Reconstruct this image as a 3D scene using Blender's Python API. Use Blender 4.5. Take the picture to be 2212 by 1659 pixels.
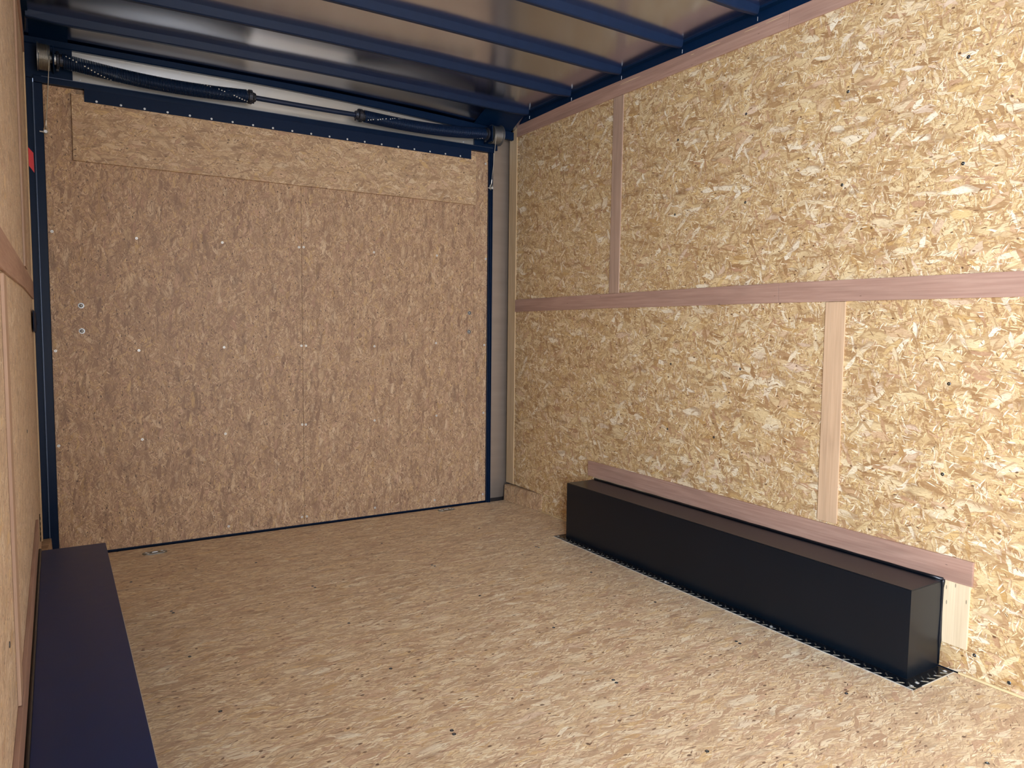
import bpy, bmesh, math, random
from mathutils import Vector, Matrix
random.seed(7)
for o in list(bpy.data.objects): bpy.data.objects.remove(o)
S = bpy.context.scene
COL = S.collection
PI = math.pi
W = 2.436            # right wall trim face; left wall trim face is at XL
XL = -0.008

# ------------------------------------------------------------------ camera
cam = bpy.data.objects.new('camera', bpy.data.cameras.new('camera')); COL.objects.link(cam)
rt = (0.84939, -0.52764, 0.01103); up = (0.03105, 0.07082, 0.99701); fw = (0.52684, 0.84651, -0.07654)
M = Matrix(((rt[0], up[0], -fw[0], 0.06358), (rt[1], up[1], -fw[1], -3.84495), (rt[2], up[2], -fw[2], 1.06669), (0, 0, 0, 1)))
cam.matrix_world = M
cam.data.sensor_width = 36.0; cam.data.lens = 36.0 * 1585.93 / 2212; cam.data.clip_start = 0.01
S.camera = cam
S.view_settings.view_transform = 'Standard'; S.view_settings.look = 'None'
S.view_settings.gamma = 1.0; S.view_settings.use_curve_mapping = False
S.view_settings.exposure = 0.0
wd = bpy.data.worlds.new('world'); S.world = wd; wd.use_nodes = True
wd.node_tree.nodes['Background'].inputs[0].default_value = (0.50, 0.62, 0.85, 1)
wd.node_tree.nodes['Background'].inputs[1].default_value = 1.0
# daylight coming in through the open side door behind the camera
al = bpy.data.lights.new('side_door_daylight', 'AREA'); al.shape = 'RECTANGLE'; al.size = 1.0; al.size_y = 1.85
al.energy = 198; al.color = (0.90, 0.97, 1.10)
lo = bpy.data.objects.new('side_door_daylight', al); COL.objects.link(lo)
lo.matrix_world = Matrix(((0, 0, -1, -0.06), (1, 0, 0, -4.75), (0, 1, 0, 1.08), (0, 0, 0, 1))) @ Matrix.Rotation(0, 4, 'X')

# fill light added at the front wall behind the camera to soften the falloff
al2 = bpy.data.lights.new('front_fill_light', 'AREA'); al2.shape = 'RECTANGLE'; al2.size = 1.2; al2.size_y = 1.8
al2.energy = 46; al2.color = (0.90, 0.97, 1.10)
lo2 = bpy.data.objects.new('front_fill_light', al2); COL.objects.link(lo2)
lo2.matrix_world = Matrix(((-1, 0, 0, 1.20), (0, 0, -1, -6.20), (0, 1, 0, 1.10), (0, 0, 0, 1)))

# ------------------------------------------------------------------ materials
def lin(c):
    return tuple((v/12.92 if v <= .04045 else ((v+.055)/1.055)**2.4) for v in [x/255 for x in c])
class NT:
    def __init__(s, name):
        s.m = bpy.data.materials.new(name); s.m.use_nodes = True; s.t = s.m.node_tree
        s.b = s.t.nodes['Principled BSDF']
    def n(s, typ, **kw):
        nd = s.t.nodes.new(typ)
        for k, v in kw.items():
            if k == 'ins':
                for kk, vv in v.items():
                    if hasattr(vv, 'is_output') or isinstance(vv, bpy.types.NodeSocket): s.t.links.new(vv, nd.inputs[kk])
                    else: nd.inputs[kk].default_value = vv
            else: setattr(nd, k, v)
        return nd
    def math(s, op, a, b=None, c=None):
        ins = {0: a}
        if b is not None: ins[1] = b
        if c is not None: ins[2] = c
        return s.n('ShaderNodeMath', operation=op, ins=ins).outputs[0]
    def mix(s, f, a, b, mode='MIX'):
        nd = s.n('ShaderNodeMix', data_type='RGBA', blend_type=mode)
        for i, v in ((0, f), (6, a), (7, b)):
            if isinstance(v, bpy.types.NodeSocket): s.t.links.new(v, nd.inputs[i])
            else: nd.inputs[i].default_value = v if i == 0 else (*v[:3], 1)
        return nd.outputs[2]
    def ramp(s, f, stops, interp='LINEAR'):
        nd = s.n('ShaderNodeValToRGB', ins={0: f}); cr = nd.color_ramp; cr.interpolation = interp
        while len(cr.elements) < len(stops): cr.elements.new(0.5)
        for e, (p, c) in zip(cr.elements, stops): e.position = p; e.color = (*c[:3], 1)
        return nd.outputs[0]
    def set(s, **kw):
        for k, v in kw.items():
            i = s.b.inputs[k.replace('_', ' ')]
            if isinstance(v, bpy.types.NodeSocket): s.t.links.new(v, i)
            else: i.default_value = v
        return s
def smooth(nt, x, a, b):
    return nt.n('ShaderNodeMapRange', interpolation_type='SMOOTHSTEP', ins={'Value': x, 'From Min': a, 'From Max': b}).outputs[0]

def osb(name, ax, ay, pal, seed=0.0, spread=1.0, size=1.0, big=0.13, dark=0.5, rough=0.5, contrast=1.0, bump=0.25, gap=0.65, mott=.85, pinkc=(204, 162, 136), yelc=(226, 188, 116)):
    """oriented strand board: overlapping layers of long thin strands; ax = strand direction, ay = across (object axes)"""
    nt = NT(name)
    tc = nt.n('ShaderNodeTexCoord'); sp = nt.n('ShaderNodeSeparateXYZ', ins={0: tc.outputs['Object']})
    u0 = sp.outputs['XYZ'.index(ax)]; v0 = sp.outputs['XYZ'.index(ay)]
    base = nt.n('ShaderNodeCombineXYZ', ins={0: u0, 1: v0, 2: seed}).outputs[0]
    # gentle warp so that strands bend and curl
    wn = nt.n('ShaderNodeTexNoise', noise_dimensions='3D', ins={'Vector': base, 'Scale': 13.0/size, 'Detail': 2.0})
    wv = nt.n('ShaderNodeVectorMath', operation='SUBTRACT', ins={0: wn.outputs['Color'], 1: (.5, .5, .5)})
    ws = nt.n('ShaderNodeVectorMath', operation='SCALE', ins={0: wv.outputs[0], 'Scale': 0.032*size})
    wp = nt.n('ShaderNodeVectorMath', operation='ADD', ins={0: base, 1: ws.outputs[0]})
    s2 = nt.n('ShaderNodeSeparateXYZ', ins={0: wp.outputs[0]}); U, V = s2.outputs[0], s2.outputs[1]
    dk, mdk, md, lt, hi = [lin(c) for c in pal]
    nt_tan = tuple((a+b)/2 for a, b in zip(mdk, md))
    layers = [  # angle, length, width, coverage, kind
        (0, .034, .0052, 1.0, 'b'), (58, .024, .0036, .50, 'b'), (-50, .026, .0040, .50, 'b'), (18, .010, .0046, .45, 'b'), (-14, .030, .0034, .50, 'b'),
        (-24, .050, .0100, .34, 'm'), (34, .042, .0080, .30, 'm'), (-72, .030, .0042, .24, 'm'), (78, .026, .0036, .20, 'm'), (8, .060, .0150, .16, 'w'),
        (6, .080, .0240, big, 'l'), (-42, .055, .0180, big*.8, 'l'), (66, .045, .0120, big*.8, 'w'), (12, .022, .0026, .06, 'h'), (-58, .022, .0030, .035, 'h'), (-12, .020, .0022, .07*dark, 'd'), (52, .012, .0020, .05*dark, 'd')]
    col = None; hgt = None
    for k, (ang, L, Wd, cov, kind) in enumerate(layers):
        a = math.radians(ang*spread); ca, sa = math.cos(a), math.sin(a)
        up_ = nt.math('ADD', nt.math('MULTIPLY', U, ca), nt.math('MULTIPLY', V, sa))
        vp_ = nt.math('SUBTRACT', nt.math('MULTIPLY', V, ca), nt.math('MULTIPLY', U, sa))
        L *= size; Wd *= size
        co = nt.n('ShaderNodeCombineXYZ', ins={0: nt.math('MULTIPLY_ADD', up_, 1/L, 17.3*k+seed), 1: nt.math('MULTIPLY_ADD', vp_, 1/Wd, 9.1*k)}).outputs[0]
        vo = nt.n('ShaderNodeTexVoronoi', voronoi_dimensions='2D', feature='F1', ins={'Vector': co, 'Scale': 1.0})
        cs = nt.n('ShaderNodeSeparateColor', ins={0: vo.outputs['Color']})
        if kind == 'b': c = nt.ramp(cs.outputs[0], [(0, mdk), (.30, md), (.65, md), (1, lt)])
        elif kind == 'm': c = nt.ramp(cs.outputs[0], [(0, mdk), (.35, md), (.75, lt), (1, hi)])
        elif kind == 'l': c = nt.ramp(cs.outputs[0], [(0, md), (.5, lt), (1, hi)])
        elif kind == 'w': c = nt.ramp(cs.outputs[0], [(0, mdk), (.4, nt_tan), (.7, lt), (1, hi)])
        elif kind == 'h': c = nt.ramp(cs.outputs[0], [(0, md), (.4, lt), (1, hi)])
        else: c = nt.ramp(cs.outputs[0], [(0, dk), (.25, mdk), (1, nt_tan)])
        if kind in 'bmlw':
            c = nt.mix(nt.math('MULTIPLY', smooth(nt, cs.outputs[2], .72, .95), .55), c, lin(pinkc))
            c = nt.mix(nt.math('MULTIPLY', smooth(nt, cs.outputs[2], .22, .02), .50), c, lin(yelc))
        # wood fibre streaks along the strand
        if kind in 'mlw':
            fc = nt.n('ShaderNodeCombineXYZ', ins={0: nt.math('MULTIPLY', up_, 30.0), 1: nt.math('MULTIPLY', vp_, 600.0), 2: cs.outputs[2]}).outputs[0]
            fn = nt.n('ShaderNodeTexNoise', ins={'Vector': fc, 'Scale': 1.0, 'Detail': 1.0}).outputs[0]
            c = nt.mix(nt.math('MULTIPLY', fn, .40), c, mdk)
        h = nt.math('ADD', cs.outputs[0], nt.math('MULTIPLY', vo.outputs['Distance'], -.6))
        # darker resinous rim where a strand ends
        rim = smooth(nt, vo.outputs['Distance'], .48, .72)
        c = nt.mix(nt.math('MULTIPLY', rim, gap), c, mdk)
        if k in (5, 10): hm = nt.math('MULTIPLY', nt.math('LESS_THAN', cs.outputs[1], cov), nt.math('ADD', h, .3)); hgt = hm if hgt is None else nt.math('MAXIMUM', hgt, hm)
        if col is None: col = c
        else:
            m = nt.math('LESS_THAN', cs.outputs[1], cov)
            col = nt.mix(m, col, c)
    # little dark knots and specks
    kv = nt.n('ShaderNodeTexVoronoi', voronoi_dimensions='2D', feature='F1', ins={'Vector': nt.n('ShaderNodeCombineXYZ', ins={0: nt.math('MULTIPLY', U, 26/size), 1: nt.math('MULTIPLY', V, 45/size)}).outputs[0], 'Scale': 1.0})
    kc = nt.n('ShaderNodeSeparateColor', ins={0: kv.outputs['Color']})
    km = nt.math('MULTIPLY', nt.math('LESS_THAN', kc.outputs[0], .13*dark), nt.math('SUBTRACT', 1.0, smooth(nt, kv.outputs['Distance'], .08, .16)))
    col = nt.mix(km, col, dk)
    # loose fibres and grit over everything
    gn = nt.n('ShaderNodeTexNoise', ins={'Vector': nt.n('ShaderNodeVectorMath', operation='MULTIPLY', ins={0: wp.outputs[0], 1: (90/size, 330/size, 1)}).outputs[0], 'Scale': 1.0, 'Detail': 3.0, 'Roughness': .7}).outputs[0]
    col = nt.mix(nt.math('MULTIPLY', smooth(nt, gn, .52, .68), .62), col, tuple(a*.8+b*.2 for a, b in zip(mdk, dk)))
    col = nt.mix(nt.math('MULTIPLY', smooth(nt, gn, .46, .30), .45), col, lt)
    # broad mottling
    bn = nt.n('ShaderNodeTexNoise', ins={'Vector': nt.n('ShaderNodeVectorMath', operation='MULTIPLY', ins={0: base, 1: (7, 16, 1)}).outputs[0], 'Scale': 1.0, 'Detail': 4.0, 'Roughness': .65}).outputs[0]
    col = nt.mix(nt.math('MULTIPLY', smooth(nt, bn, .45, .85), mott), col, mdk)
    bn2 = nt.n('ShaderNodeTexNoise', ins={'Vector': nt.n('ShaderNodeVectorMath', operation='MULTIPLY', ins={0: wp.outputs[0], 1: (6.5, 26, 1)}).outputs[0], 'Scale': 1.0, 'Detail': 3.0, 'Roughness': .6}).outputs[0]
    col = nt.mix(nt.math('MULTIPLY', smooth(nt, bn2, .56, .70), .55*mott), col, tuple((a+b)/2 for a, b in zip(dk, mdk)))
    if contrast != 1.0: col = nt.mix(1-contrast, col, md)
    bp = nt.n('ShaderNodeBump', ins={'Height': nt.math('ADD', hgt, nt.math('MULTIPLY', gn, 1.2)), 'Strength': bump, 'Distance': .0012})
    nt.set(Base_Color=col, Roughness=rough, Normal=bp.outputs[0])
    return nt.m

def wood(name, along, c1, c2, rough=.55, seed=0.0, fig=1.0):
    nt = NT(name); tc = nt.n('ShaderNodeTexCoord')
    s = [170, 170, 170]; s['XYZ'.index(along)] = 5
    v = nt.n('ShaderNodeVectorMath', operation='MULTIPLY_ADD', ins={0: tc.outputs['Object'], 1: tuple(s), 2: (seed, seed*.7, 0)})
    n1 = nt.n('ShaderNodeTexNoise', ins={'Vector': v.outputs[0], 'Scale': 1.0, 'Detail': 3.0, 'Roughness': .6}).outputs[0]
    s3 = [22, 22, 22]; s3['XYZ'.index(along)] = 2.2
    v2 = nt.n('ShaderNodeVectorMath', operation='MULTIPLY_ADD', ins={0: tc.outputs['Object'], 1: tuple(s3), 2: (seed*2, 0, 0)})
    n2 = nt.n('ShaderNodeTexNoise', ins={'Vector': v2.outputs[0], 'Scale': 1.0, 'Detail': 3.0, 'Distortion': .6}).outputs[0]
    c = nt.mix(smooth(nt, n1, .25, .75), lin(c1), lin(c2))
    c = nt.mix(nt.math('MULTIPLY', smooth(nt, n2, .4, .75), .45*fig), c, lin([x*.82 for x in c1]))
    # small pores
    vo = nt.n('ShaderNodeTexVoronoi', ins={'Vector': nt.n('ShaderNodeVectorMath', operation='MULTIPLY', ins={0: tc.outputs['Object'], 1: tuple(60 if x == 170 else 14 for x in s)}).outputs[0], 'Scale': 1.0})
    pc = nt.n('ShaderNodeSeparateColor', ins={0: vo.outputs['Color']})
    pm = nt.math('MULTIPLY', nt.math('LESS_THAN', pc.outputs[0], .10), nt.math('LESS_THAN', vo.outputs['Distance'], .10))
    c = nt.mix(nt.math('MULTIPLY', pm, .7), c, lin([x*.4 for x in c1]))
    bp = nt.n('ShaderNodeBump', ins={'Height': n1, 'Strength': .15, 'Distance': .0006})
    return nt.set(Base_Color=c, Roughness=rough, Normal=bp.outputs[0]).m

def paint(name, c, rough=.25, spec=.5, dust=.0, coat=0.0, metallic=0.0, nscale=30, namp=.12):
    nt = NT(name); tc = nt.n('ShaderNodeTexCoord')
    n1 = nt.n('ShaderNodeTexNoise', ins={'Vector': tc.outputs['Object'], 'Scale': nscale, 'Detail': 4.0}).outputs[0]
    n2 = nt.n('ShaderNodeTexNoise', ins={'Vector': tc.outputs['Object'], 'Scale': 1100.0, 'Detail': 0.0}).outputs[0]
    r = nt.math('ADD', rough-namp/2, nt.math('MULTIPLY', n1, namp))
    col = nt.mix(n1, lin(c), lin([min(255, x*1.15+2) for x in c]))
    if dust: 
        vo = nt.n('ShaderNodeTexVoronoi', ins={'Vector': tc.outputs['Object'], 'Scale': 55.0})
        pc = nt.n('ShaderNodeSeparateColor', ins={0: vo.outputs['Color']})
        m = nt.math('MULTIPLY', nt.math('LESS_THAN', pc.outputs[0], dust), nt.math('LESS_THAN', vo.outputs['Distance'], .06))
        col = nt.mix(m, col, lin((190, 190, 180)))
    bp = nt.n('ShaderNodeBump', ins={'Height': n2, 'Strength': .04, 'Distance': .0005})
    nt.set(Base_Color=col, Roughness=r, Normal=bp.outputs[0], Specular_IOR_Level=spec, Coat_Weight=coat, Metallic=metallic)
    return nt.m

def metal(name, c, rough=.35, metallic=1.0, stretch=(4, 4, 4), amp=.1, wave=0.0, wscale=3.0):
    nt = NT(name); tc = nt.n('ShaderNodeTexCoord')
    v = nt.n('ShaderNodeVectorMath', operation='MULTIPLY', ins={0: tc.outputs['Object'], 1: stretch})
    n1 = nt.n('ShaderNodeTexNoise', ins={'Vector': v.outputs[0], 'Scale': 1.0, 'Detail': 4.0}).outputs[0]
    col = nt.mix(n1, lin([x*.93 for x in c]), lin([min(255, x*1.05) for x in c]))
    nt.set(Base_Color=col, Roughness=nt.math('ADD', rough-amp/2, nt.math('MULTIPLY', n1, amp)), Metallic=metallic)
    if wave:
        n2 = nt.n('ShaderNodeTexNoise', ins={'Vector': tc.outputs['Object'], 'Scale': wscale, 'Detail': 1.0}).outputs[0]
        bp = nt.n('ShaderNodeBump', ins={'Height': n2, 'Strength': 1.0, 'Distance': wave})
        nt.set(Normal=bp.outputs[0])
    return nt.m

PALW = [(96, 66, 44), (156, 120, 80), (206, 178, 128), (232, 212, 164), (252, 246, 222)]
PALF = [(104, 80, 64), (184, 154, 124), (224, 202, 163), (242, 224, 185), (252, 244, 214)]
PALD = [(70, 52, 46), (138, 107, 84), (186, 155, 120), (208, 178, 140), (230, 206, 170)]
PALB = [(86, 66, 52), (152, 122, 94), (198, 168, 130), (218, 192, 152), (234, 214, 180)]
M_osb_wall = osb('wall_strand_board', 'Y', 'Z', PALW, 1.0, 1.0, .98, big=.12)
M_osb_wall_lower = osb('lower_wall_strand_board', 'Y', 'Z', PALW, 6.0, 1.0, 1.05, big=.14)
M_osb_floor = osb('floor_strand_board', 'X', 'Y', PALF, 3.0, .38, 1.2, big=.06, dark=1.0, rough=.45, mott=.9)
M_osb_door = osb('door_strand_board', 'Z', 'X', PALD, 5.0, .8, .9, big=.03, dark=1.2, rough=.5, mott=1.0, contrast=.9)
M_osb_header = osb('header_strand_board', 'X', 'Z', PALB, 8.0, .8, 1.05, big=.07, dark=.8, rough=.5, contrast=.9)
PALL = [(112, 96, 84), (180, 158, 136), (214, 194, 170), (228, 208, 184), (238, 224, 204)]  # paler than the other boards: flare on the left is put into the palette
M_osb_left = osb('left_wall_strand_board', 'Y', 'Z', PALL, 11.0, .9, 1.0, big=.1)
M_osb_kick = osb('kick_strand_board', 'Z', 'Y', PALB, 14.0, .7, 1.0, big=.05)
M_luan_y = wood('reddish_plywood_along_wall', 'Y', (162, 128, 112), (180, 148, 130), seed=1.3)
M_luan_z = wood('reddish_plywood_upright', 'Z', (168, 140, 120), (184, 158, 136), seed=4.1)
M_luan_z_lit = wood('plywood_upright_lit', 'Z', (198, 166, 132), (212, 182, 148), seed=7.7)  # copy of the upright plywood with the brighter light put into its colour
M_pine_z = wood('pale_plywood_upright', 'Z', (192, 164, 124), (210, 184, 146), seed=2.2, fig=.6)
M_birch = wood('cream_plywood', 'Z', (216, 196, 160), (230, 212, 178), seed=9.2, fig=.5)
M_edge = wood('bare_board_edge', 'Y', (214, 190, 140), (236, 216, 170), seed=3.4)
M_black = paint('black_enamel_steel', (2, 24, 50), .36, .18)  # navy, not black: a blue lens veil is put into these dark paints
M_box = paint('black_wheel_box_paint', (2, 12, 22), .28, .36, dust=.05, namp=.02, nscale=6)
M_boxl = paint('black_wheel_box_paint_left', (16, 38, 78), .33, .35, dust=.02, namp=.08)  # bluer and lighter base than the right box
M_rail = paint('dark_frame_steel', (3, 26, 52), .42, .18)
M_bow = paint('painted_roof_bow', (15, 32, 58), .45, .25)
M_rubber = paint('black_rubber', (3, 25, 52), .55, .2)
M_seal = paint('black_sealant', (8, 12, 18), .3, .5)
M_spring = paint('oiled_black_spring_steel', (5, 30, 60), .34, .4, metallic=.2)
M_white = paint('white_spring_mark', (225, 225, 215), .5, .3)
M_cast = metal('dark_cast_metal', (62, 66, 76), .5, .8, (60, 60, 60), .2)
M_skin = metal('roof_skin_metal', (196, 204, 222), .19, 1.0, (3, 3, 3), .05)
M_header = metal('pale_header_metal', (216, 214, 206), .36, .75, (3, 3, 3), .1, .001, 4)
M_jamb = metal('satin_jamb_metal', (168, 152, 136), .38, .45, (2, 2, 22), .06)
M_zinc = metal('zinc_plated_steel', (218, 222, 220), .38, .6, (300, 300, 300), .2)
M_screw = metal('dark_screw_steel', (92, 104, 116), .30, 1.0, (300, 300, 300), .1)
M_boltm = metal('dull_bolt_zinc', (150, 152, 150), .35, .8, (200, 200, 200), .1)
M_drum = metal('cast_aluminium_drum', (150, 152, 152), .45, .9, (90, 90, 90), .2)
M_cable = metal('steel_cable_wire', (170, 168, 158), .4, .9, (800, 800, 800), .2)
M_plate = paint('black_tread_plate', (14, 20, 28), .28, .6, metallic=.3)
M_tread = metal('worn_tread_edges', (176, 182, 178), .24, .9, (300, 300, 300), .2)
M_red = paint('red_reflective_tape', (205, 48, 52), .4, .5, nscale=300)
def glow_mat():
    nt = NT('red_glow'); nt.set(Base_Color=(*lin((200, 30, 60)), 1), Roughness=.3, Emission_Color=(*lin((255, 40, 90)), 1), Emission_Strength=.6); return nt.m  # emissive red for the glowing spot in the roof corner
M_glow = glow_mat()

# ------------------------------------------------------------------ mesh helpers
def B(): return bmesh.new()
def box(bm, x0, x1, y0, y1, z0, z1, mi=0):
    vs = [bm.verts.new(p) for p in ((x0,y0,z0),(x1,y0,z0),(x1,y1,z0),(x0,y1,z0),(x0,y0,z1),(x1,y0,z1),(x1,y1,z1),(x0,y1,z1))]
    for f in ((0,3,2,1),(4,5,6,7),(0,1,5,4),(1,2,6,5),(2,3,7,6),(3,0,4,7)):
        bm.faces.new([vs[i] for i in f]).material_index = mi
def prism(bm, a, b):
    """loft between two equal-length polygons a and b"""
    va = [bm.verts.new(p) for p in a]; vb = [bm.verts.new(p) for p in b]; n = len(a)
    bm.faces.new(va); bm.faces.new(vb[::-1])
    for i in range(n): bm.faces.new((va[i], vb[i], vb[(i+1) % n], va[(i+1) % n]))
def sweep(bm, sections, cap=True):
    """loft through several rings of points"""
    R = [[bm.verts.new(p) for p in s] for s in sections]; n = len(R[0]); F = []
    for a, b in zip(R, R[1:]):
        for i in range(n): F.append(bm.faces.new((a[i], a[(i+1) % n], b[(i+1) % n], b[i])))
    if cap: bm.faces.new(R[0][::-1]); bm.faces.new(R[-1])
    return F
def ring(c, axis, r, n=16, ph=0):
    ax = Vector(axis).normalized(); t = Vector((0,0,1)) if abs(ax.z) < .9 else Vector((1,0,0))
    a = ax.cross(t).normalized(); b = ax.cross(a)
    return [Vector(c) + a*math.cos(ph+2*PI*i/n)*r + b*math.sin(ph+2*PI*i/n)*r for i in range(n)]
def tube(bm, pts, r, n=12):
    P = [Vector(p) for p in pts]; rr = r if isinstance(r, (list, tuple)) else [r]*len(P); secs = []
    for i, p in enumerate(P):
        d = (P[min(i+1, len(P)-1)] - P[max(i-1, 0)])
        secs.append(ring(p, d, rr[i], n))
    return sweep(bm, secs)
def lathe_x(bm, prof, yc, zc, n=32):
    """revolve (x, r) profile about the x axis through (yc, zc)"""
    return sweep(bm, [[(x, yc+r*math.cos(2*PI*i/n), zc+r*math.sin(2*PI*i/n)) for i in range(n)] for x, r in prof])
def obj(name, bm, mat, parent=None, label=None, smooth_=False, bevel=0.0, kind=None):
    bmesh.ops.recalc_face_normals(bm, faces=bm.faces)
    me = bpy.data.meshes.new(name); bm.to_mesh(me); bm.free()
    for m in (mat if isinstance(mat, (list, tuple)) else [mat]): me.materials.append(m)
    if smooth_:
        for p in me.polygons: p.use_smooth = True
    o = bpy.data.objects.new(name, me); COL.objects.link(o)
    if parent: o.parent = parent
    if label: o['label'] = label
    if kind: o['kind'] = kind
    if bevel:
        b = o.modifiers.new('bevel', 'BEVEL'); b.width = bevel; b.segments = 2; b.limit_method = 'ANGLE'
    if smooth_ == 'auto' or smooth_:
        pass
    return o
def bobj(name, x0, x1, y0, y1, z0, z1, mat, parent=None, label=None, bevel=0.0, kind=None):
    bm = B(); box(bm, min(x0,x1), max(x0,x1), min(y0,y1), max(y0,y1), min(z0,z1), max(z0,z1)); return obj(name, bm, mat, parent, label, False, bevel, kind)
def thing(name, label, cat, loc=(0,0,0), group=None):
    o = bpy.data.objects.new(name, None); COL.objects.link(o); o.location = loc; o.empty_display_size = .05
    o['label'] = label; o['category'] = cat
    if group: o['group'] = group
    return o
def adopt(parent, *kids):
    """meshes are written in world coordinates; keep them there under a moved empty"""
    for k in kids: k.parent = parent; k.matrix_parent_inverse = Matrix.Translation(parent.location).inverted()

# ------------------------------------------------------------------ screws (shared mesh data)
def screw_mesh(name, r, h, recess, mat, kind='flat'):
    bm = B(); n = 14
    if kind == 'flat':
        secs = [[(r*math.cos(2*PI*i/n), r*math.sin(2*PI*i/n), 0) for i in range(n)],
                [(r*math.cos(2*PI*i/n), r*math.sin(2*PI*i/n), h*.6) for i in range(n)],
                [(r*.85*math.cos(2*PI*i/n), r*.85*math.sin(2*PI*i/n), h) for i in range(n)],
                [(r*.38*math.cos(2*PI*i/n), r*.38*math.sin(2*PI*i/n), h) for i in range(n)],
                [(r*.25*math.cos(2*PI*i/n), r*.25*math.sin(2*PI*i/n), h-recess) for i in range(n)]]
    else:
        secs = [[(r*f*math.cos(2*PI*i/n), r*f*math.sin(2*PI*i/n), h*g) for i in range(n)] for f, g in ((1, 0), (1, .18), (.62, .2), (.6, .5), (.45, .85), (.15, 1))]
    sweep(bm, secs); bmesh.ops.recalc_face_normals(bm, faces=bm.faces)
    me = bpy.data.meshes.new(name); bm.to_mesh(me); bm.free(); me.materials.append(mat)
    return me
ME_screw = screw_mesh('screw', .0055, .0016, .0015, M_screw)
ME_zscrew = screw_mesh('zinc_screw', .0064, .0016, .0015, M_zinc)
ME_bolt = screw_mesh('bolt', .0125, .009, 0, M_boltm, 'dome')
ME_rivet = screw_mesh('rivet', .0048, .0032, 0, M_zinc, 'dome')
def put(me, name, parent, loc, nrm):
    o = bpy.data.objects.new(name, me); COL.objects.link(o)
    q = Vector((0,0,1)).rotation_difference(Vector(nrm))
    o.matrix_world = Matrix.Translation(loc) @ q.to_matrix().to_4x4() @ Matrix.Rotation(random.random()*6, 4, 'Z')
    mw = o.matrix_world.copy(); o.parent = parent
    o.matrix_parent_inverse = Matrix.Identity(4)
    if parent and parent.location.length > 0: o.matrix_parent_inverse = Matrix.Translation(parent.location).inverted()
    return o

# ------------------------------------------------------------------ ceiling height (roof is slightly arched)
def arch(x): return 0.016*(1-((x-1.1)/1.34)**2)
def zs(x): return 2.313 + arch(x)           # roof skin underside
def zb(x): return 2.276 + arch(x)*1.1       # bow underside
YF = -6.2
# ================================================================== FLOOR
floor = bobj('floor', -.03, W+.03, YF, -.012, -.06, -.0185, M_rail, kind='structure')
fp = []
for y0, y1 in ((-.9282, -.012), (-2.188, -.9312), (-3.43, -2.1884), (-4.65, -3.4302), (YF, -4.6502)):
    bm = B(); box(bm, -.010, W+.003, y0, y1, -.018, 0); fp.append(obj('floor_panel', bm, M_osb_floor, floor, bevel=.0006))
def fscrew(x, y, me=ME_screw):
    p = fp[0] if y > -.93 else fp[1] if y > -2.188 else fp[2]
    put(me, 'screw', p, (x, y, -.0004), (0, 0, 1))
for x in (.42, .923, 1.545, 2.03): fscrew(x, -1.765)
for x in (.42, .925, 1.476, 2.02): fscrew(x, -2.178); fscrew(x-.003, -2.197)
for x in (.40, .93, 1.437, 2.017): fscrew(x, -2.595)
for x in (.45, 1.2, 2.0): fscrew(x, -2.99)
for x in (.40, .93, 1.47, 2.03): fscrew(x, -1.36)
for x in (.40, .93, 1.47, 2.03): fscrew(x, -.922); fscrew(x+.004, -.942)
for x in (.30, .80, 1.40, 1.95): fscrew(x, -.50)

# ================================================================== RIGHT WALL
wr = bobj('wall_right', W+.019, W+.034, YF, .026, -.06, 2.34, M_rail, kind='structure')
OX0, OX1 = W+.006, W+.018
def panel(par, x0, x1, y0, y1, z0, z1, mat, name='wall_panel'):
    bm = B(); box(bm, x0, x1, y0, y1, z0, z1); return obj(name, bm, mat, par)
pu0 = panel(wr, OX0, OX1, -.982, -.02, 1.210, 2.262, M_osb_wall)
pu1 = panel(wr, OX0, OX1, -3.42, -.984, 1.210, 2.262, M_osb_wall)
pu2 = panel(wr, OX0, OX1, YF, -3.422, 1.210, 2.262, M_osb_wall)
pl0 = panel(wr, OX0, OX1, -2.213, -.02, .102, 1.208, M_osb_wall_lower)
pl1 = panel(wr, OX0, OX1, -4.65, -2.215, .102, 1.208, M_osb_wall_lower)
pl2 = panel(wr, OX0, OX1, YF, -4.652, .102, 1.208, M_osb_wall_lower)
kb = panel(wr, OX0-.0004, OX1, YF, -.30, .003, .1014, M_osb_wall_lower, 'kick_board')
bm = B(); prism(bm, [(2.398, -.012, .001), (2.404, -.012, .097), (W+.012, -.012, .097), (W+.012, -.012, .001)], [(W-.004, -.37, .001), (W, -.37, .099), (W+.010, -.37, .099), (W+.010, -.37, .001)])
obj('kick_board', bm, M_osb_kick, wr, 'short slanted kick board at the rear corner')
for y, z in ((-2.621,1.90),(-2.222,1.901),(-1.775,1.93),(-1.397,1.906),(-2.623,1.583),(-2.215,1.582),(-1.786,1.58),(-1.39,1.58),(-3.02,1.9),(-3.02,1.58)):
    put(ME_screw, 'screw', pu1, (OX0+.0004, y, z), (-1, 0, 0))
for y, z in ((-1.79,.908),(-1.66,.609),(-1.39,.91),(-1.38,.61)): put(ME_screw, 'screw', pl0, (OX0+.0004, y, z), (-1, 0, 0))
for y, z in ((-2.618,.906),(-2.614,.618),(-3.02,.9),(-3.02,.6)): put(ME_screw, 'screw', pl1, (OX0+.0004, y, z), (-1, 0, 0))
put(ME_screw, 'screw', pl1, (OX0+.0004, -2.74, .075), (-1, 0, 0)); put(ME_screw, 'screw', kb, (OX0-.0006, -2.84, .03), (-1, 0, 0))
TN = [0]
def trim(bm, mat):
    TN[0] += 1
    return obj('trim_%d' % TN[0], bm, mat, None, None, False, .0008, 'structure')
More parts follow.
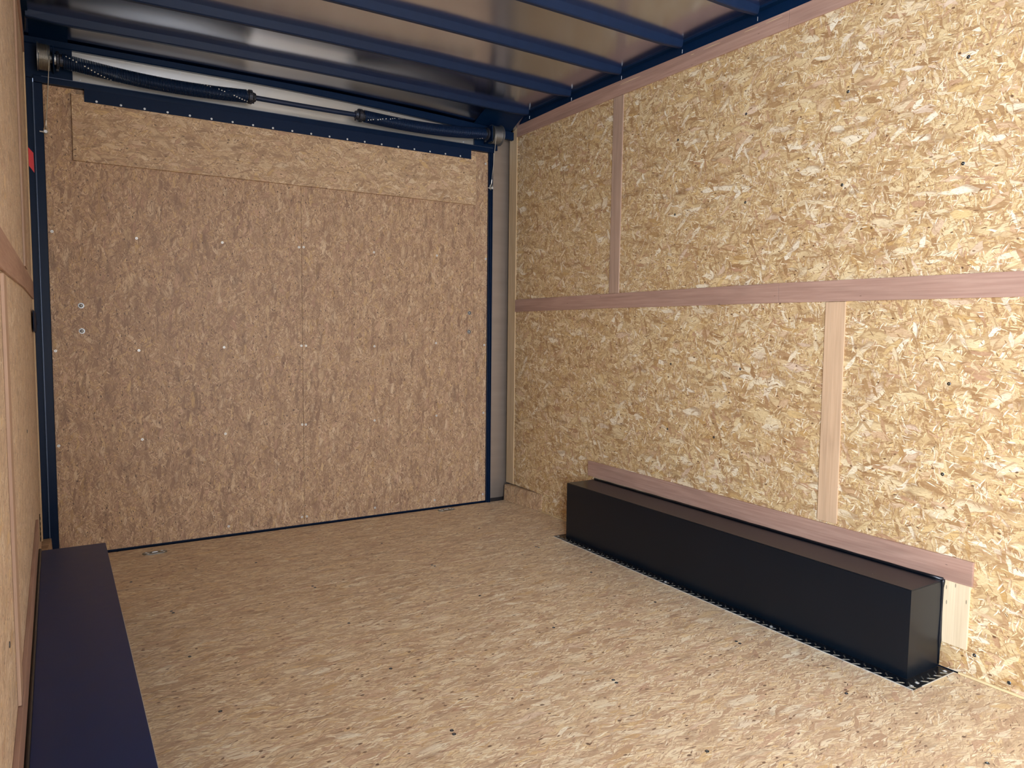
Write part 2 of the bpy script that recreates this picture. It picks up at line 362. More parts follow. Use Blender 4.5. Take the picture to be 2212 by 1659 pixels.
def lath(x0, x1, pts, mat):
    """flat strip on a side wall; pts = [(y, zlow, zhigh), ...]"""
    bm = B(); sweep(bm, [[(x0, y, a), (x1, y, a), (x1, y, b), (x0, y, b)] for y, a, b in pts]); return trim(bm, mat)
TX0, TX1 = W, W+.0058
lath(TX0, TX1, [(-.058, 2.197, 2.262), (-.62, 2.199, 2.272), (-1.0, 2.199, 2.270), (-1.966, 2.198, 2.263)], M_luan_y)
lath(TX0, TX1, [(-1.9675, 2.198, 2.264), (-4.4, 2.198, 2.264)], M_luan_y)
lath(TX0, TX1, [(-4.4015, 2.198, 2.264), (YF, 2.198, 2.264)], M_luan_y)
lath(TX0, TX1, [(-.058, 1.162, 1.235), (-.9, 1.169, 1.242), (-1.966, 1.173, 1.249)], M_luan_y)
lath(TX0, TX1, [(-1.9675, 1.173, 1.249), (-2.8, 1.172, 1.246), (-4.4, 1.172, 1.246)], M_luan_y)
lath(TX0, TX1, [(-4.4015, 1.172, 1.246), (YF, 1.172, 1.246)], M_luan_y)
def post(x0, x1, y0, y1, z0, z1, mat, lean=0):
    bm = B(); prism(bm, [(x0, y0, z0), (x1, y0, z0), (x1, y1, z0), (x0, y1, z0)], [(x0, y0+lean, z1), (x1, y0+lean, z1), (x1, y1+lean, z1), (x0, y1+lean, z1)]); return trim(bm, mat)
post(TX0, TX1, -1.018, -.944, 1.2435, 2.1975, M_luan_z, -.006)
post(TX0, TX1, -2.256, -2.177, .3735, 1.171, M_luan_z_lit, .003)
post(TX0, TX1, -3.46, -3.385, 1.247, 2.1975, M_luan_z)
post(TX0, TX1, -4.69, -4.61, .101, 1.171, M_luan_z_lit)
post(TX0+.001, TX1+.012, -.0565, .026, .103, 2.262, M_pine_z)
# board along the wall above the wheel box and the paler backing board under it
bm = B(); prism(bm, [(W-.004, -.806, .294), (W+.0058, -.806, .294), (W+.0058, -.806, .372), (W-.004, -.806, .372)], [(W-.004, -2.725, .2865), (W+.0058, -2.725, .2865), (W+.0058, -2.725, .363), (W-.004, -2.725, .363)])
BOARD = trim(bm, M_luan_y)
bm = B(); prism(bm, [(W-.002, -.85, .1), (W+.0058, -.85, .1), (W+.0058, -.85, .2925), (W-.002, -.85, .2925)], [(W-.002, -2.719, .084), (W+.0058, -2.719, .084), (W+.0058, -2.719, .2860), (W-.002, -2.719, .2860)])
trim(bm, M_birch)
bm = B(); box(bm, W-.004, W+.0045, YF, -2.70, .0008, .007); trim(bm, M_edge)
bm = B(); box(bm, W-.003, W+.0045, -.79, -.375, .0008, .005); trim(bm, M_edge)

# ================================================================== LEFT WALL (mirror build, open side door behind the camera)
wl = bobj('wall_left', XL-.034, XL-.019, -4.20, .02, -.06, 2.34, M_rail, kind='structure')
wl2 = bobj('wall_left', XL-.034, XL-.019, YF, -5.30, -.06, 2.34, M_rail, kind='structure')
wl3 = bobj('wall_left', XL-.034, XL-.019, -5.30, -4.20, 2.02, 2.34, M_rail, kind='structure')
LX0, LX1 = XL-.018, XL-.006
lp0 = panel(wl, LX0, LX1, -.95, -.02, 1.202, 2.262, M_osb_left)
lp1 = panel(wl, LX0, LX1, -3.42, -.952, 1.202, 2.262, M_osb_left)
panel(wl, LX0, LX1, -4.20, -3.422, 1.202, 2.262, M_osb_left)
lp2 = panel(wl, LX0, LX1, -2.262, -.02, .102, 1.200, M_osb_left)
lp3 = panel(wl, LX0, LX1, -4.20, -2.264, .102, 1.200, M_osb_left)
panel(wl2, LX0, LX1, YF, -5.30, .003, 2.262, M_osb_left)
panel(wl3, LX0, LX1, -5.30, -4.20, 2.02, 2.262, M_osb_left)
panel(wl, LX0, LX1+.001, -4.20, -.16, .003, .0995, M_osb_left, 'kick_board')
bm = B(); prism(bm, [(XL+.036, -.012, .001), (XL+.030, -.012, .101), (XL-.012, -.012, .101), (XL-.012, -.012, .001)], [(XL+.004, -.37, .001), (XL, -.37, .099), (XL-.010, -.37, .099), (XL-.010, -.37, .001)])
obj('kick_board', bm, M_osb_kick, wl, 'short slanted kick board at the rear corner')
put(ME_screw, 'screw', lp3, (LX1-.0004, -2.45, .55), (1, 0, 0))
put(ME_screw, 'screw', lp2, (LX1-.0004, -1.30, .75), (1, 0, 0))
QX0, QX1 = XL-.0058, XL
lath(QX0, QX1, [(-.058, 2.197, 2.262), (-4.2, 2.198, 2.262)], M_luan_y)
lath(QX0, QX1, [(-.058, 1.166, 1.238), (-1.2, 1.170, 1.236), (-2.3, 1.156, 1.226), (-4.2, 1.152, 1.226)], M_luan_y)
post(QX0, QX1, -1.05, -.86, 1.2435, 2.1965, M_luan_z)
post(QX0, QX1, -2.296, -2.222, .376, 1.151, M_luan_z)
post(QX0-.01, QX1-.001, -.0565, -.002, .103, 2.262, M_pine_z)
bm = B(); prism(bm, [(QX0, -.806, .299), (XL+.002, -.806, .299), (XL+.002, -.806, .374), (QX0, -.806, .374)], [(QX0, -2.72, .292), (XL+.002, -2.72, .292), (XL+.002, -2.72, .372), (QX0, -2.72, .372)])
trim(bm, M_luan_y)
# pale scratches in the trim boards
def scratch(par, pts, w=.0011):
    bm = B(); tube(bm, [(W-.0001, y, z) for y, z in pts], [w*.4]+[w]*(len(pts)-2)+[w*.4], 5); obj('scratch', bm, M_edge, par, 'thin pale scratch')
top_trim = bpy.data.objects['trim_1']
for L in ([(-.999, 2.249), (-1.07, 2.251), (-1.142, 2.250)], [(-1.465, 2.250), (-1.475, 2.250), (-1.486, 2.249)], [(-1.54, 2.250), (-1.586, 2.251), (-1.632, 2.250)], [(-1.757, 2.251), (-1.79, 2.251), (-1.823, 2.250)], [(-1.862, 2.250), (-1.90, 2.251), (-1.937, 2.251)]): scratch(top_trim, L)
scratch(BOARD, [(-1.796, .305), (-1.805, .309), (-1.831, .312), (-1.882, .316), (-1.919, .324), (-1.932, .333), (-1.955, .342), (-2.008, .350), (-2.057, .348)])
# front wall behind the camera, its opening made for the added fill light
wf = bobj('wall_front', -.05, .58, YF-.02, YF, -.06, 2.34, M_osb_wall, kind='structure')
bobj('wall_front', 1.82, W+.034, YF-.02, YF, -.06, 2.34, M_osb_wall, kind='structure')
bobj('wall_front', .58, 1.82, YF-.02, YF, 2.02, 2.34, M_osb_wall, kind='structure')

# ================================================================== CEILING
bm = B(); NX = 48; ys = [YF, -5.5, -4.5] + [-3.8+.05*i for i in range(77)]
def bar_z(x): return (2.279 - .0205*max(0, (x-.9))**2)
def drop(x, y): return max(.03, zs(x)-bar_z(x)-.001)*max(0, min(1, (y+.235)/.22))**1.4     # the skin rolls down to the header at the rear
rows = []
for x in [-.045+(W+.08)*i/NX for i in range(NX+1)]:
    rows.append([bm.verts.new((x, y, zs(x) - drop(x, y) + .0011*math.sin(x*5.1+y*2.3)*math.sin(y*15.46+.6) + .0007*math.sin(x*11-y*4))) for y in ys])
for a, b in zip(rows, rows[1:]):
    for k in range(len(ys)-1): bm.faces.new((a[k], a[k+1], b[k+1], b[k]))
g = bmesh.ops.extrude_face_region(bm, geom=bm.faces[:]); bmesh.ops.translate(bm, verts=[v for v in g['geom'] if isinstance(v, bmesh.types.BMVert)], vec=(0, 0, .012))
ceil = obj('ceiling', bm, M_skin, None, None, True, 0, 'structure')
for k in range(-0, 15):
    y = -.195 - .4064*k
    bm = B(); secs = []
    for i in range(25):
        x = .002 + (W-.026)*i/24
        e = min(1, min(i, 24-i)/1.2)   # ends chamfer up towards the rail
        z = zb(x) + (1-e)*.010; t = zs(x)+.004
        secs.append([(x, y, z+.004), (x, y-.004, z), (x, y-.020, z), (x, y-.0245, z+.004), (x, y-.030, t), (x, y+.006, t)])
    sweep(bm, secs)
    obj('roof_bow', bm, M_bow, ceil)
    bm = B(); tube(bm, [(W-.004, y-.003, zs(W)-.042), (W-.003, y-.003, zs(W)-.026)], .0009, 6)
    obj('weld_bead', bm, M_zinc, ceil)
# side rails closing the gap between wall trims and roof skin
bm = B(); prism(bm, [(W-.024, .03, zs(W)+.003), (W-.020, .03, zs(W)-.006), (W+.002, .03, zs(W)-.009), (W+.004, .03, 2.2645), (W+.03, .03, 2.2645), (W+.03, .03, zs(W)+.003)], [(W-.024, YF, zs(W)+.003), (W-.020, YF, zs(W)-.006), (W+.002, YF, zs(W)-.009), (W+.004, YF, 2.2655), (W+.03, YF, 2.2655), (W+.03, YF, zs(W)+.003)])
obj('side_rail', bm, M_rail, ceil)
bm = B(); prism(bm, [(.012, .03, zs(0)+.003), (.010, .03, zs(0)-.006), (-.010, .03, zs(0)-.009), (-.012, .03, 2.2645), (-.04, .03, 2.2645), (-.04, .03, zs(0)+.003)], [(.012, YF, zs(0)+.003), (.010, YF, zs(0)-.006), (-.010, YF, zs(0)-.009), (-.012, YF, 2.2655), (-.04, YF, 2.2655), (-.04, YF, zs(0)+.003)])
obj('side_rail', bm, M_rail, ceil)

# ================================================================== REAR WALL FRAME
wb = bpy.data.objects.new('wall_rear', None); COL.objects.link(wb); wb['kind'] = 'structure'
bobj('header_panel', .12, 2.22, .0045, .012, 2.112, 2.270, M_header, wb)
hp = wb.children[0]
def bar_z(x): return (2.279 - .0205*max(0, (x-.9))**2)
bm = B(); secs = []
for i in range(21):
    x = -.01+(W+.03)*i/20; z = bar_z(x); d = .028 + (.014*max(0, (x-.9)/1.3))
    secs.append([(x, -.020, z-d+.004), (x, -.016, z-d), (x, .004, z-d), (x, .004, z+.006), (x, -.014, z+.004), (x, -.020, z)])
sweep(bm, secs); obj('header_tube', bm, M_rail, wb)
bobj('corner_plate', -.03, .165, -.012, .0035, 2.112, 2.262, M_rail, wb, bevel=.001)
bobj('corner_plate', 2.174, 2.330, -.012, .0035, 2.112, 2.240, M_rail, wb, bevel=.001)
# door opening head: folded angle, the highlight on its edge made as a lighter strip
bm = B(); box(bm, .018, 2.302, -.022, .014, 2.0935, 2.121); obj('door_head', bm, M_black, wb, bevel=.0015)
bm = B(); box(bm, .048, 2.292, -.0238, -.020, 2.1190, 2.1212); obj('head_highlight', bm, metal('steel_edge_highlight', (92, 104, 124), .35, .8), wb, 'painted highlight along the edge of the door head')
for x, z in ((.603, 2.243), (1.153, 2.131), (1.65, 2.229), (2.11, 2.137), (.193, 2.137)):
    put(ME_rivet, 'rivet', hp, (x, .0045, z), (0, -1, 0))
# posts either side of the ramp door
def door_post(x0, x1):
    bm = B(); s = (x1-x0)
    for a, b, d in ((0, .22, .014), (.22, .30, .022), (.30, .62, .016), (.62, .72, .024), (.72, 1, .012)):
        box(bm, x0+s*a, x0+s*b, -d, .079, -.012, 2.0935)
    return obj('door_post', bm, M_black, wb, bevel=.0012)
door_post(2.2725, 2.3015); 
bm = B(); box(bm, .016, .0505, -.014, .016, .001, 2.0935); obj('door_post', bm, M_black, wb, bevel=.002)
bm = B(); box(bm, .0175, .0191, -.0160, -.0142, .04, 2.093); obj('post_highlight', bm, bpy.data.materials['steel_edge_highlight'], wb, 'thin painted highlight on the edge of the left post')  # lighter strip stands for the highlight on the post edge
bobj('jamb_panel', 2.302, W+.14, .080, .092, -.03, 2.30, M_jamb, wb, 'taupe satin metal panel right of the ramp door')
bobj('jamb_panel', -.03, .0155, .000, .018, .001, 2.112, M_rail, wb, 'narrow dark blue-black panel left of the ramp door')
bobj('floor_lip', 2.302, W+.02, -.011, .080, -.014, -.002, M_cast, wb)
bobj('corner_blocker', 2.330, W+.13, .0, .079, 2.235, 2.40, M_rail, wb)  # added to block the top of the recess and shade the jamb
def dark_sheet(x0, x1):  # thin dark sheet added under the skin for the dark corner reflection
    bm = B(); R_ = []
    for i in range(7):
        x = x0+(x1-x0)*i/6
        R_.append([(x, -.186+.182*j/8, zs(x)-drop(x, -.186+.182*j/8)-.0035) for j in range(9)] + [(x, -.186+.182*j/8, zs(x)-drop(x, -.186+.182*j/8)-.0020) for j in range(8, -1, -1)])
    sweep(bm, R_); return obj('corner_dark_sheet', bm, M_rail, ceil)
dark_sheet(2.165, W-.02); dark_sheet(.008, .150)
bobj('return_panel', W+.10, W+.14, .0305, .079, -.03, 2.30, M_jamb, wb)
bobj('return_panel', W+.0175, W+.14, .0265, .030, -.06, 2.30, M_rail, wb)  # hidden plate added to stop sky light leaking past the wall end
bobj('threshold', .02, 2.30, -.0115, .020, -.05, -.001, M_rubber, wb)

# ================================================================== RAMP DOOR
dr = bpy.data.objects.new('door_1', None); COL.objects.link(dr); dr['kind'] = 'structure'; dr['label'] = 'ramp door lined with strand board'
D0, D1 = .0, .012
def dpanel(x0, x1, z0, z1, mat, y0=D0, y1=D1, name='door_panel', label=None):
    bm = B(); box(bm, x0, x1, y0, y1, z0, z1); return obj(name, bm, mat, dr, label)
dA = dpanel(.0515, 1.1625, .010, 2.092, M_osb_door)
dB = dpanel(1.1640, 2.1815, .010, 2.092, M_osb_door)
dC = dpanel(2.1825, 2.2715, .010, 2.092, M_osb_door)
dU = dpanel(.157, 2.1815, 1.781, 2.069, M_osb_header, -.0185, -.0005, 'upper_board', 'horizontal strand board strip screwed across the top of the door')
fl = dpanel(.206, 2.146, 2.039, 2.0928, M_rubber, -.0245, -.019, 'seal_flap', 'black flap riveted along the top of the door')
bobj('door_back', .03, 2.295, .0125, .028, .0, 2.11, M_rail, dr)
for i in range(20): put(ME_rivet, 'rivet', fl, (.253+.0959*i, -.0242, 2.0465), (0, -1, 0))
for x, z in ((.067,1.466),(.399,1.460),(.775,1.467),(1.150,1.469),(.064,.941),(.396,.941),(.774,.954),(1.157,.960),(.773,.522),(1.157,.545),(.063,.515),(.40,.52),(1.15,.05),(.78,.05)):
    put(ME_zscrew, 'screw', dA, (x, D0+.0004, z), (0, -1, 0))
for x, z in ((1.174,1.471),(1.559,1.469),(1.940,1.474),(1.181,.960),(1.560,.956),(1.936,.973),(1.176,.544),(1.559,.544),(1.94,.55),(1.176,.05),(1.56,.05),(1.93,.05)):
    put(ME_zscrew, 'screw', dB, (x, D0+.0004, z), (0, -1, 0))
for x, z in ((2.262,1.474),(2.257,.961),(2.257,2.03),(2.255,.55),(2.255,.05)): put(ME_zscrew, 'screw', dC, (x, D0+.0004, z), (0, -1, 0))
for x, z in ((.168,1.144),(.168,1.030)): put(ME_bolt, 'bolt', dA, (x, D0+.0004, z), (0, -1, 0))
for x, z in ((2.154,1.151),(2.152,1.039)): put(ME_bolt, 'bolt', dB, (x, D0+.0004, z), (0, -1, 0))

# ================================================================== WHEEL BOXES
def wheel_box(label, x0, x1, y0, y1, h, mat, side):
    """side=+1: box stands against the right wall"""
    t = thing('wheel_box', label, 'wheel box', ((x0+x1)/2, (y0+y1)/2, 0), 'wheel boxes along the side walls')
    xo, xi = (x1, x0) if side > 0 else (x0, x1)     # outer (wall) and inner x
    s = -side; th = .003
    bm = B(); box(bm, min(xi, xi-s*th), max(xi, xi-s*th), y0, y1, .0035, h-th); a = obj('front_panel', bm, mat)
    bm = B(); box(bm, min(xi, xo), max(xi, xo), y0, y1, h-th, h); b = obj('top_panel', bm, mat, bevel=.0012)
    bm = B(); box(bm, min(xi-s*th, xo), max(xi-s*th, xo), y0, y0+th, .0035, h-th-.0002); c = obj('end_panel', bm, mat)
    bm = B(); box(bm, min(xi-s*th, xo), max(xi-s*th, xo), y1-th, y1, .0035, h-th-.0002); d = obj('end_panel', bm, mat)
    bm = B(); fx = xi+s*.047
    ys0, ys1 = y0-.046, y1+.046
    box(bm, min(fx, xi), max(fx, xi), ys0, ys1, .0005, .0032)
    box(bm, min(xi, xo), max(xi, xo), ys0, y0, .0005, .0032)
    box(bm, min(xi, xo), max(xi, xo), y1, ys1, .0005, .0032)
    f = obj('tread_plate_flange', bm, M_plate)
    # raised bars of the tread plate
    bm = B(); pitch = .036
    def bar(cx, cy, a):
        l, w, hh = .0140, .0027, .0020; ca, sa = math.cos(a), math.sin(a)
        P = [(-l, 0, 0), (-l*.4, -w, 0), (l*.4, -w, 0), (l, 0, 0), (l*.4, w, 0), (-l*.4, w, 0)]
        T = [(-l*.55, 0, hh), (l*.55, 0, hh)]
        V = [bm.verts.new((cx+p[0]*ca-p[1]*sa, cy+p[0]*sa+p[1]*ca, .0031+p[2])) for p in P+T]
        for q in ((0,1,6),(1,2,7,6),(2,3,7),(3,4,7),(4,5,6,7),(5,0,6)): bm.faces.new([V[i] for i in q])
    ny = int((ys1-ys0)/(pitch*.5)); nx = 18
    for j in range(ny+1):
        for i in range(nx):
            cx = xi+s*(.047) - s*.010 - s*i*pitch*.5; cy = ys0+.010+j*pitch*.5
            if (i+j) % 2: continue
            onstrip = (s*(cx-xi) > .002 and s*(cx-xi) < .041)
            inside_end = (cy < y0-.009 or cy > y1+.009) and (min(xi, xo) < cx < max(xi, xo)-.008)
            if not (onstrip or inside_end) or cy > ys1-.008: continue
            bar(cx, cy, PI/4 if (j % 2) else -PI/4)
    tr = obj('tread_pattern', bm, M_tread, kind='stuff')
    bm = B(); box(bm, min(fx, fx+s*.0012), max(fx, fx+s*.0012), ys0, ys1, .0004, .0034); box(bm, min(xi, xo), max(fx, xo), ys0-.0012, ys0, .0004, .0034)
    eg = obj('bare_edge', bm, M_zinc)
    # hand-run sealant where the box meets the wall
    bm = B(); pts = []; r = []
    for z, x, rr in ((.012, -.004, .0025), (.06, -.004, .003), (.09, -.001, .006), (.11, .0, .005), (.18, .0, .0035), (.26, .0, .004), (h-.004, .0, .007), (h+.004, .0, .006)):
        pts.append((xo+s*.004+s*x*0, y0+.0005 - .001, z)); r.append(rr)
    tube(bm, pts, r, 8)
    sb = obj('sealant_bead', bm, M_seal, smooth_=True)
    bm = B(); tube(bm, [(xo+s*.003, y0+.0 + (y1-y0)*i/30, h+.0030+.0006*math.sin(i*2.3)) for i in range(31)], [.006]+[.0050]*29+[.005], 8)
    st = obj('sealant_bead', bm, M_seal, smooth_=True)
    adopt(t, a, b, c, d, f, tr, eg, sb, st)
    for x, y in ([(fx-s*.018, y) for y in (-2.672, -2.16, -1.62, -1.10, -.84)] + [((fx+xi)/2+side*.03, ys0+.018), (xo-side*.02 , ys0+.016)]):
        put(ME_zscrew, 'screw', t, (x, y, .0030), (0, 0, 1))
    return t
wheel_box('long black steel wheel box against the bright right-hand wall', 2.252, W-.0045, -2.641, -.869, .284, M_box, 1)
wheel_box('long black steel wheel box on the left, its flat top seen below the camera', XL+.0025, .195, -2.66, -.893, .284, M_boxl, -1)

# ================================================================== TORSION SPRING ASSEMBLY
YS = -.075
def shaft_z(x): return 2.183 - .020*(1-((x-1.2)/1.1)**2)
ts = thing('torsion_spring_shaft', 'black shaft with two long coil springs and cable drums across the top of the door', 'spring assembly', (1.2, YS, 2.16))
K = []
bm = B(); tube(bm, [(.05+2.28*i/30, YS, shaft_z(.05+2.28*i/30)) for i in range(31)], .0122, 16); K.append(obj('shaft', bm, M_spring, smooth_=True))
bm = B()
for a in (0,):   # keyway ridge along the shaft
    tube(bm, [(.92+.52*i/12, YS-.0118, shaft_z(.92+.52*i/12)+.002) for i in range(13)], .0016, 6)
K.append(obj('keyway', bm, M_cast))
def spring(x0, x1, sag, phase, r=.0285, wire=.0030):
    bm = B(); turns = int((x1-x0)/(wire*2*1.04)); seg = 44; n = turns*seg; cs = 6; rings = []; angs = []
    for i in range(n+1):
        u = i/n; x = x0+(x1-x0)*u; a = 2*PI*i/seg
        zc = shaft_z(x) - sag*math.sin(PI*u); yc = YS
        ca, sa = math.cos(a), math.sin(a)
        c = Vector((x, yc-r*ca, zc+r*sa)); er = Vector((0, -ca, sa)); ex = Vector((1, 0, 0))
        rings.append([bm.verts.new(c + er*wire*math.cos(2*PI*j/cs) + ex*wire*math.sin(2*PI*j/cs)) for j in range(cs)]); angs.append((x, a))
    for i in range(n):
        x, a = angs[i]; ph = phase(x); d = ((a+PI/seg-ph+PI) % (2*PI))-PI
        for j in range(cs):
            f = bm.faces.new((rings[i][j], rings[i][(j+1) % cs], rings[i+1][(j+1) % cs], rings[i+1][j])); f.smooth = True
            if abs(d) < PI/seg*.8 and j in (0, 5) and i % (2*seg) < seg: f.material_index = 1
    bm.faces.new(rings[0]); bm.faces.new(rings[-1][::-1])
    return obj('coil_spring', bm, [M_spring, M_white], label='black close-wound coil spring with a dotted white line')
K.append(spring(.128, .885, .017, lambda x: .35-(x-.15)/.60*2*PI))
K.append(spring(1.475, 2.205, .014, lambda x: -.9+(x-1.475)*(2*PI*.93/.70)))
def cone(xc, d):
    """winding cone: threaded barrel, thick collar and four sockets; d = direction pointing away from the spring"""
    z = shaft_z(xc); bm = B()
    lathe_x(bm, [(xc-d*.020, .018), (xc-d*.020, .0245), (xc-d*.002, .026), (xc, .033), (xc+d*.016, .033), (xc+d*.020, .024), (xc+d*.034, .020), (xc+d*.034, .013)], YS, z, 20)
    for k in range(4):
        a = PI/4*1.35+k*PI/2; c = Vector((xc+d*.008, YS+.026*math.cos(a), z+.026*math.sin(a))); e = Vector((0, math.cos(a), math.sin(a)))
        tube(bm, [c, c+e*.013], .0075, 8)
    for k in range(2):
        a = PI+.5+k*PI*.55; c = Vector((xc+d*.027, YS+.018*math.cos(a), z+.018*math.sin(a))); e = Vector((0, math.cos(a), math.sin(a)))
        tube(bm, [c, c+e*.012], .0045, 6)
    return obj('winding_cone', bm, M_cast, bevel=.0008)
K.append(cone(.892, 1)); K.append(cone(1.462, -1))
def end_cone(xc, d):
    z = shaft_z(xc); bm = B()
    lathe_x(bm, [(xc-d*.02, .016), (xc-d*.02, .024), (xc, .026), (xc+d*.004, .036), (xc+d*.012, .036), (xc+d*.012, .018), (xc+d*.02, .016)], YS, z, 20)
    for k in (-1, 1): tube(bm, [(xc+d*.004, YS+.02, z+k*.034), (xc+d*.014, YS+.02, z+k*.034)], .008, 6)
    return obj('stationary_cone', bm, M_cast, bevel=.0006)
K.append(end_cone(.118, -1)); K.append(end_cone(2.212, 1))
def bearing(xc):
    z = shaft_z(xc); bm = B()
    box(bm, xc-.0025, xc+.0025, YS-.04, -.0125, z-.045, z+.045)
    return obj('bearing_bracket', bm, M_black, bevel=.004)
K.append(bearing(.094)); K.append(bearing(2.236))
bm = B(); lathe_x(bm, [(.098, .0125), (.098, .021), (.104, .021), (.104, .0125)], YS, shaft_z(.1), 20); K.append(obj('bearing_ring', bm, M_zinc, label='bright zinc bearing ring beside the left drum'))
def drum(x0, x1, grooves, flange):
    z = shaft_z((x0+x1)/2); bm = B(); prof = []
    R = .0525
    if grooves:
        prof = [(x0, .014), (x0, R+.005), (x0+.003, R+.005), (x0+.0032, R-.001)]
        n = 11; p = (x1-.003-x0-.0035)/n
        for k in range(n):
            for q, rr in ((.08, -.0016), (.5, -.0030), (.92, -.0016)): prof.append((x0+.0035+(k+q)*p, R+rr))
        prof += [(x1-.0028, R), (x1, R-.002), (x1, .020), (x1+.008, .018), (x1+.008, .014)]
    else:
        prof = [(x0-.010, .014), (x0-.010, .022), (x0, .024), (x0+.004, R-.012), (x0+.001, R-.006), (x0, R+.001), (x0+.003, R+.001), (x0+.005, R-.003), (x1-.012, R-.003), (x1-.009, R+.006), (x1-.005, R+.006), (x1-.004, R-.001), (x1, R-.001), (x1, .014)]
    lathe_x(bm, prof, YS, z, 44)
    return obj('cable_drum', bm, M_drum, smooth_=False)
K.append(drum(.036, .082, True, 0)); K.append(drum(2.246, 2.314, False, 0))
bm = B()   # wire wraps on the left drum
z = shaft_z(.06); pts = []
p = (.046-.0065)/11
for i in range(9*24+1):
    a = 2*PI*i/24; x = .036+.0035+p*.5+p*(i/24); pts.append((x, YS-.0515*math.cos(a), z+.0515*math.sin(a)))
tube(bm, pts, .00145, 6); K.append(obj('cable_wrap', bm, M_cable, smooth_=True))
adopt(ts, *K)
# lift cables and their pins on the ramp door
def cable(label, top, bot, pin_dir, wob):
    t = thing('lift_cable', label, 'cable', bot, 'steel lift cables of the ramp door')
    a, b = Vector(top), Vector(bot)
    bm = B(); tube(bm, [a.lerp(b, i/14) + Vector((wob*math.sin(PI*i/14), 0, 0)) for i in range(15)], .0016, 8); w = obj('wire', bm, M_cable, smooth_=True)
    d = (b-a).normalized()
    bm = B(); tube(bm, [b-d*.050, b-d*.028], .0034, 8); f = obj('ferrule', bm, M_zinc)
    bm = B(); R_ = .009; c0 = b-d*.016
    tube(bm, [b-d*.030, c0+Vector((R_*.8, 0, 0)), b+Vector((R_*.9, 0, -.004)), b+Vector((0, 0, -.010)), b+Vector((-R_*.9, 0, -.004)), c0-Vector((R_*.8, 0, 0)), b-d*.030], .0015, 6); l = obj('loop', bm, M_cable)
    bm = B(); tube(bm, [(b.x, b.y-.012, b.z), (b.x, .001, b.z)], .0042, 8); tube(bm, [(b.x, b.y-.016, b.z), (b.x, b.y-.011, b.z)], .0075, 6); tube(bm, [(b.x+pin_dir*.0, b.y-.004, b.z), (b.x+pin_dir*.022, b.y-.004, b.z)], .003, 6); q = obj('anchor_pin', bm, M_zinc)
    adopt(t, w, f, l, q)
zL, zR = shaft_z(.08), shaft_z(2.255)
cable('thin steel cable from the left drum down the door edge', (.0800, YS-.052, zL), (.0570, -.022, 1.886), -1, .001)
cable('thin steel cable from the right drum down to the door edge', (2.2535, YS-.0515, zR), (2.2790, -.026, 1.886), -1, .001)

# ================================================================== FLOOR PLATES
def floor_plate(label, cx, cy):
    t = thing('floor_plate', label, 'floor plate', (cx, cy, 0), 'zinc hold-down plates let into the floor by the ramp door')
    L, Wd = .053, .020
    def stad(l, w, z, n=8):
        P = []
        for s_, a0 in ((1, -PI/2), (-1, PI/2)):
            for i in range(n+1):
                a = a0+PI*i/n; P.append((cx+s_*(l-w)+w*math.cos(a)*1.0, cy+w*math.sin(a), z))
        return P
    bm = B(); sweep(bm, [stad(L, Wd, .0003), stad(L, Wd, .0030), stad(L-.002, Wd-.002, .0040), stad(L*.42, Wd*.62, .0038), stad(L*.36, Wd*.5, .0012)])
    a = obj('plate', bm, M_cast, bevel=0)
    a.data.materials.clear(); a.data.materials.append(metal('dull_zinc_plate', (150, 156, 154), .30, 1.0, (60, 60, 60), .25))
    bm = B(); tube(bm, [(cx-.012, cy, .0022), (cx-.010, cy-.002, .0052), (cx+.010, cy-.002, .0052), (cx+.012, cy, .0022)], .0024, 8)
    b = obj('pull_ring', bm, M_zinc)
    adopt(t, a, b)
    for dx, dy in ((-.036, .009), (-.030, -.010), (.030, .010), (.037, -.009)): put(ME_zscrew, 'screw', t, (cx+dx, cy+dy, .0038), (0, 0, 1))
floor_plate('zinc floor plate nearer the left wheel box', .429, -.120)
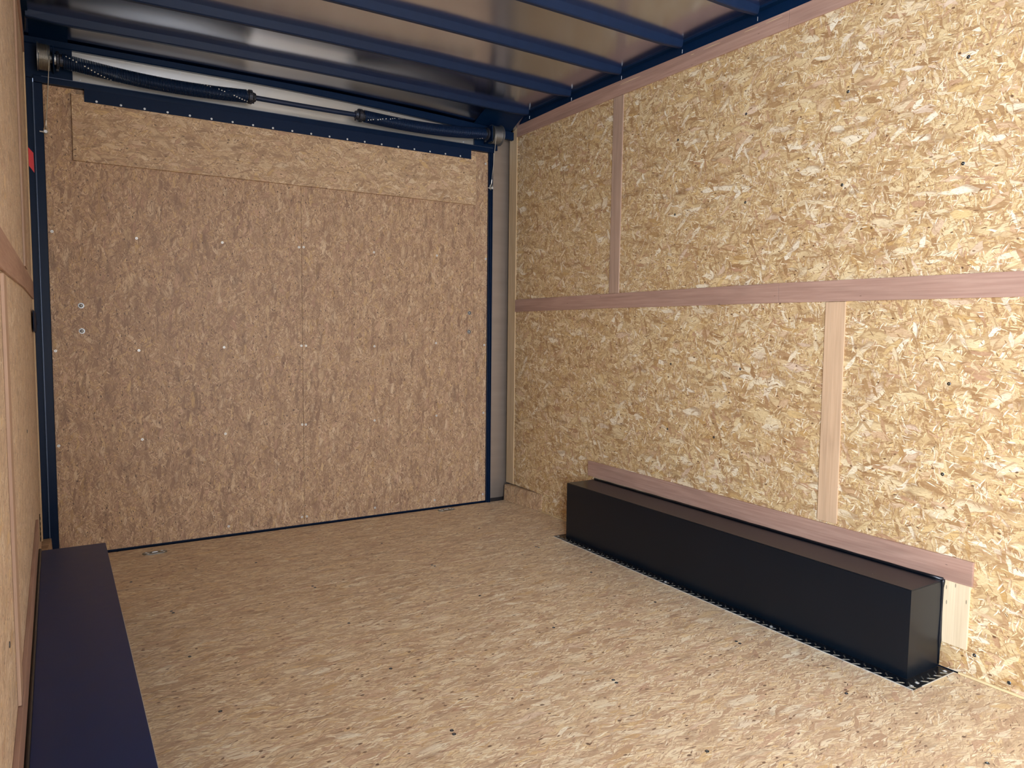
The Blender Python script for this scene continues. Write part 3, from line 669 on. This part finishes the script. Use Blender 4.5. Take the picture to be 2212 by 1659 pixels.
floor_plate('zinc floor plate near the right end of the ramp door', 1.975, -.062)

# ================================================================== SMALL THINGS
# red tape on the left jamb
bm = B()
P = [(-.012, -.0006, 1.822), (.0095, -.0006, 1.796), (.0105, -.0006, 1.712), (-.012, -.0006, 1.745)]
prism(bm, P, [(x, .0002-.0006+.0004, z) for x, y, z in P])
o = obj('reflective_tape', bm, M_red); o['label'] = 'red tape patch on the dark jamb left of the ramp door'; o['category'] = 'tape'
# small glowing oval put in for a red blur by the rear left roof corner
bm = B(); secs = []
for h, s_ in ((0, 1), (.003, .95), (.006, .6)):
    secs.append([(.083+.022*s_*math.cos(2*PI*i/16), -.115+.008*s_*math.sin(2*PI*i/16), zs(.083)-.0005-h) for i in range(16)])
sweep(bm, secs); o = obj('red_glow_spot', bm, M_glow, smooth_=True); o['label'] = 'small oval red glow at the rear left corner of the roof'; o['category'] = 'lamp'
# black block on the left wall corner
t = thing('corner_catch', 'small black catch on the left wall edge beside the ramp door', 'catch', (XL+.004, -.10, 1.07))
bm = B(); prism(bm, [(XL, -.38, 1.030), (XL+.004, -.38, 1.036), (XL+.004, -.38, 1.112), (XL, -.38, 1.118)], [(XL, -.085, 1.020), (XL+.006, -.085, 1.026), (XL+.006, -.085, 1.108), (XL, -.085, 1.114)])
a = obj('body', bm, M_rubber, bevel=.0015)
bm = B(); prism(bm, [(XL+.0005, -.0845, 1.045), (XL+.005, -.0845, 1.05), (XL+.005, -.0845, 1.095), (XL+.0005, -.0845, 1.10)], [(XL+.0005, -.06, 1.05), (XL+.0085, -.06, 1.055), (XL+.0085, -.06, 1.068), (XL+.0005, -.06, 1.072)])
b = obj('tongue', bm, M_rubber)
adopt(t, a, b)
# torn sealant line low on the left wall
bm = B(); pts = [(LX1+.0008, -.30-.012*math.sin(i*1.7)*.3, .165+.115*i/16) for i in range(17)]
tube(bm, pts, [.0012+.0022*abs(math.sin(i*2.1)) for i in range(17)], 6); obj('sealant_smear', bm, M_seal, wl, 'ragged black line of sealant')
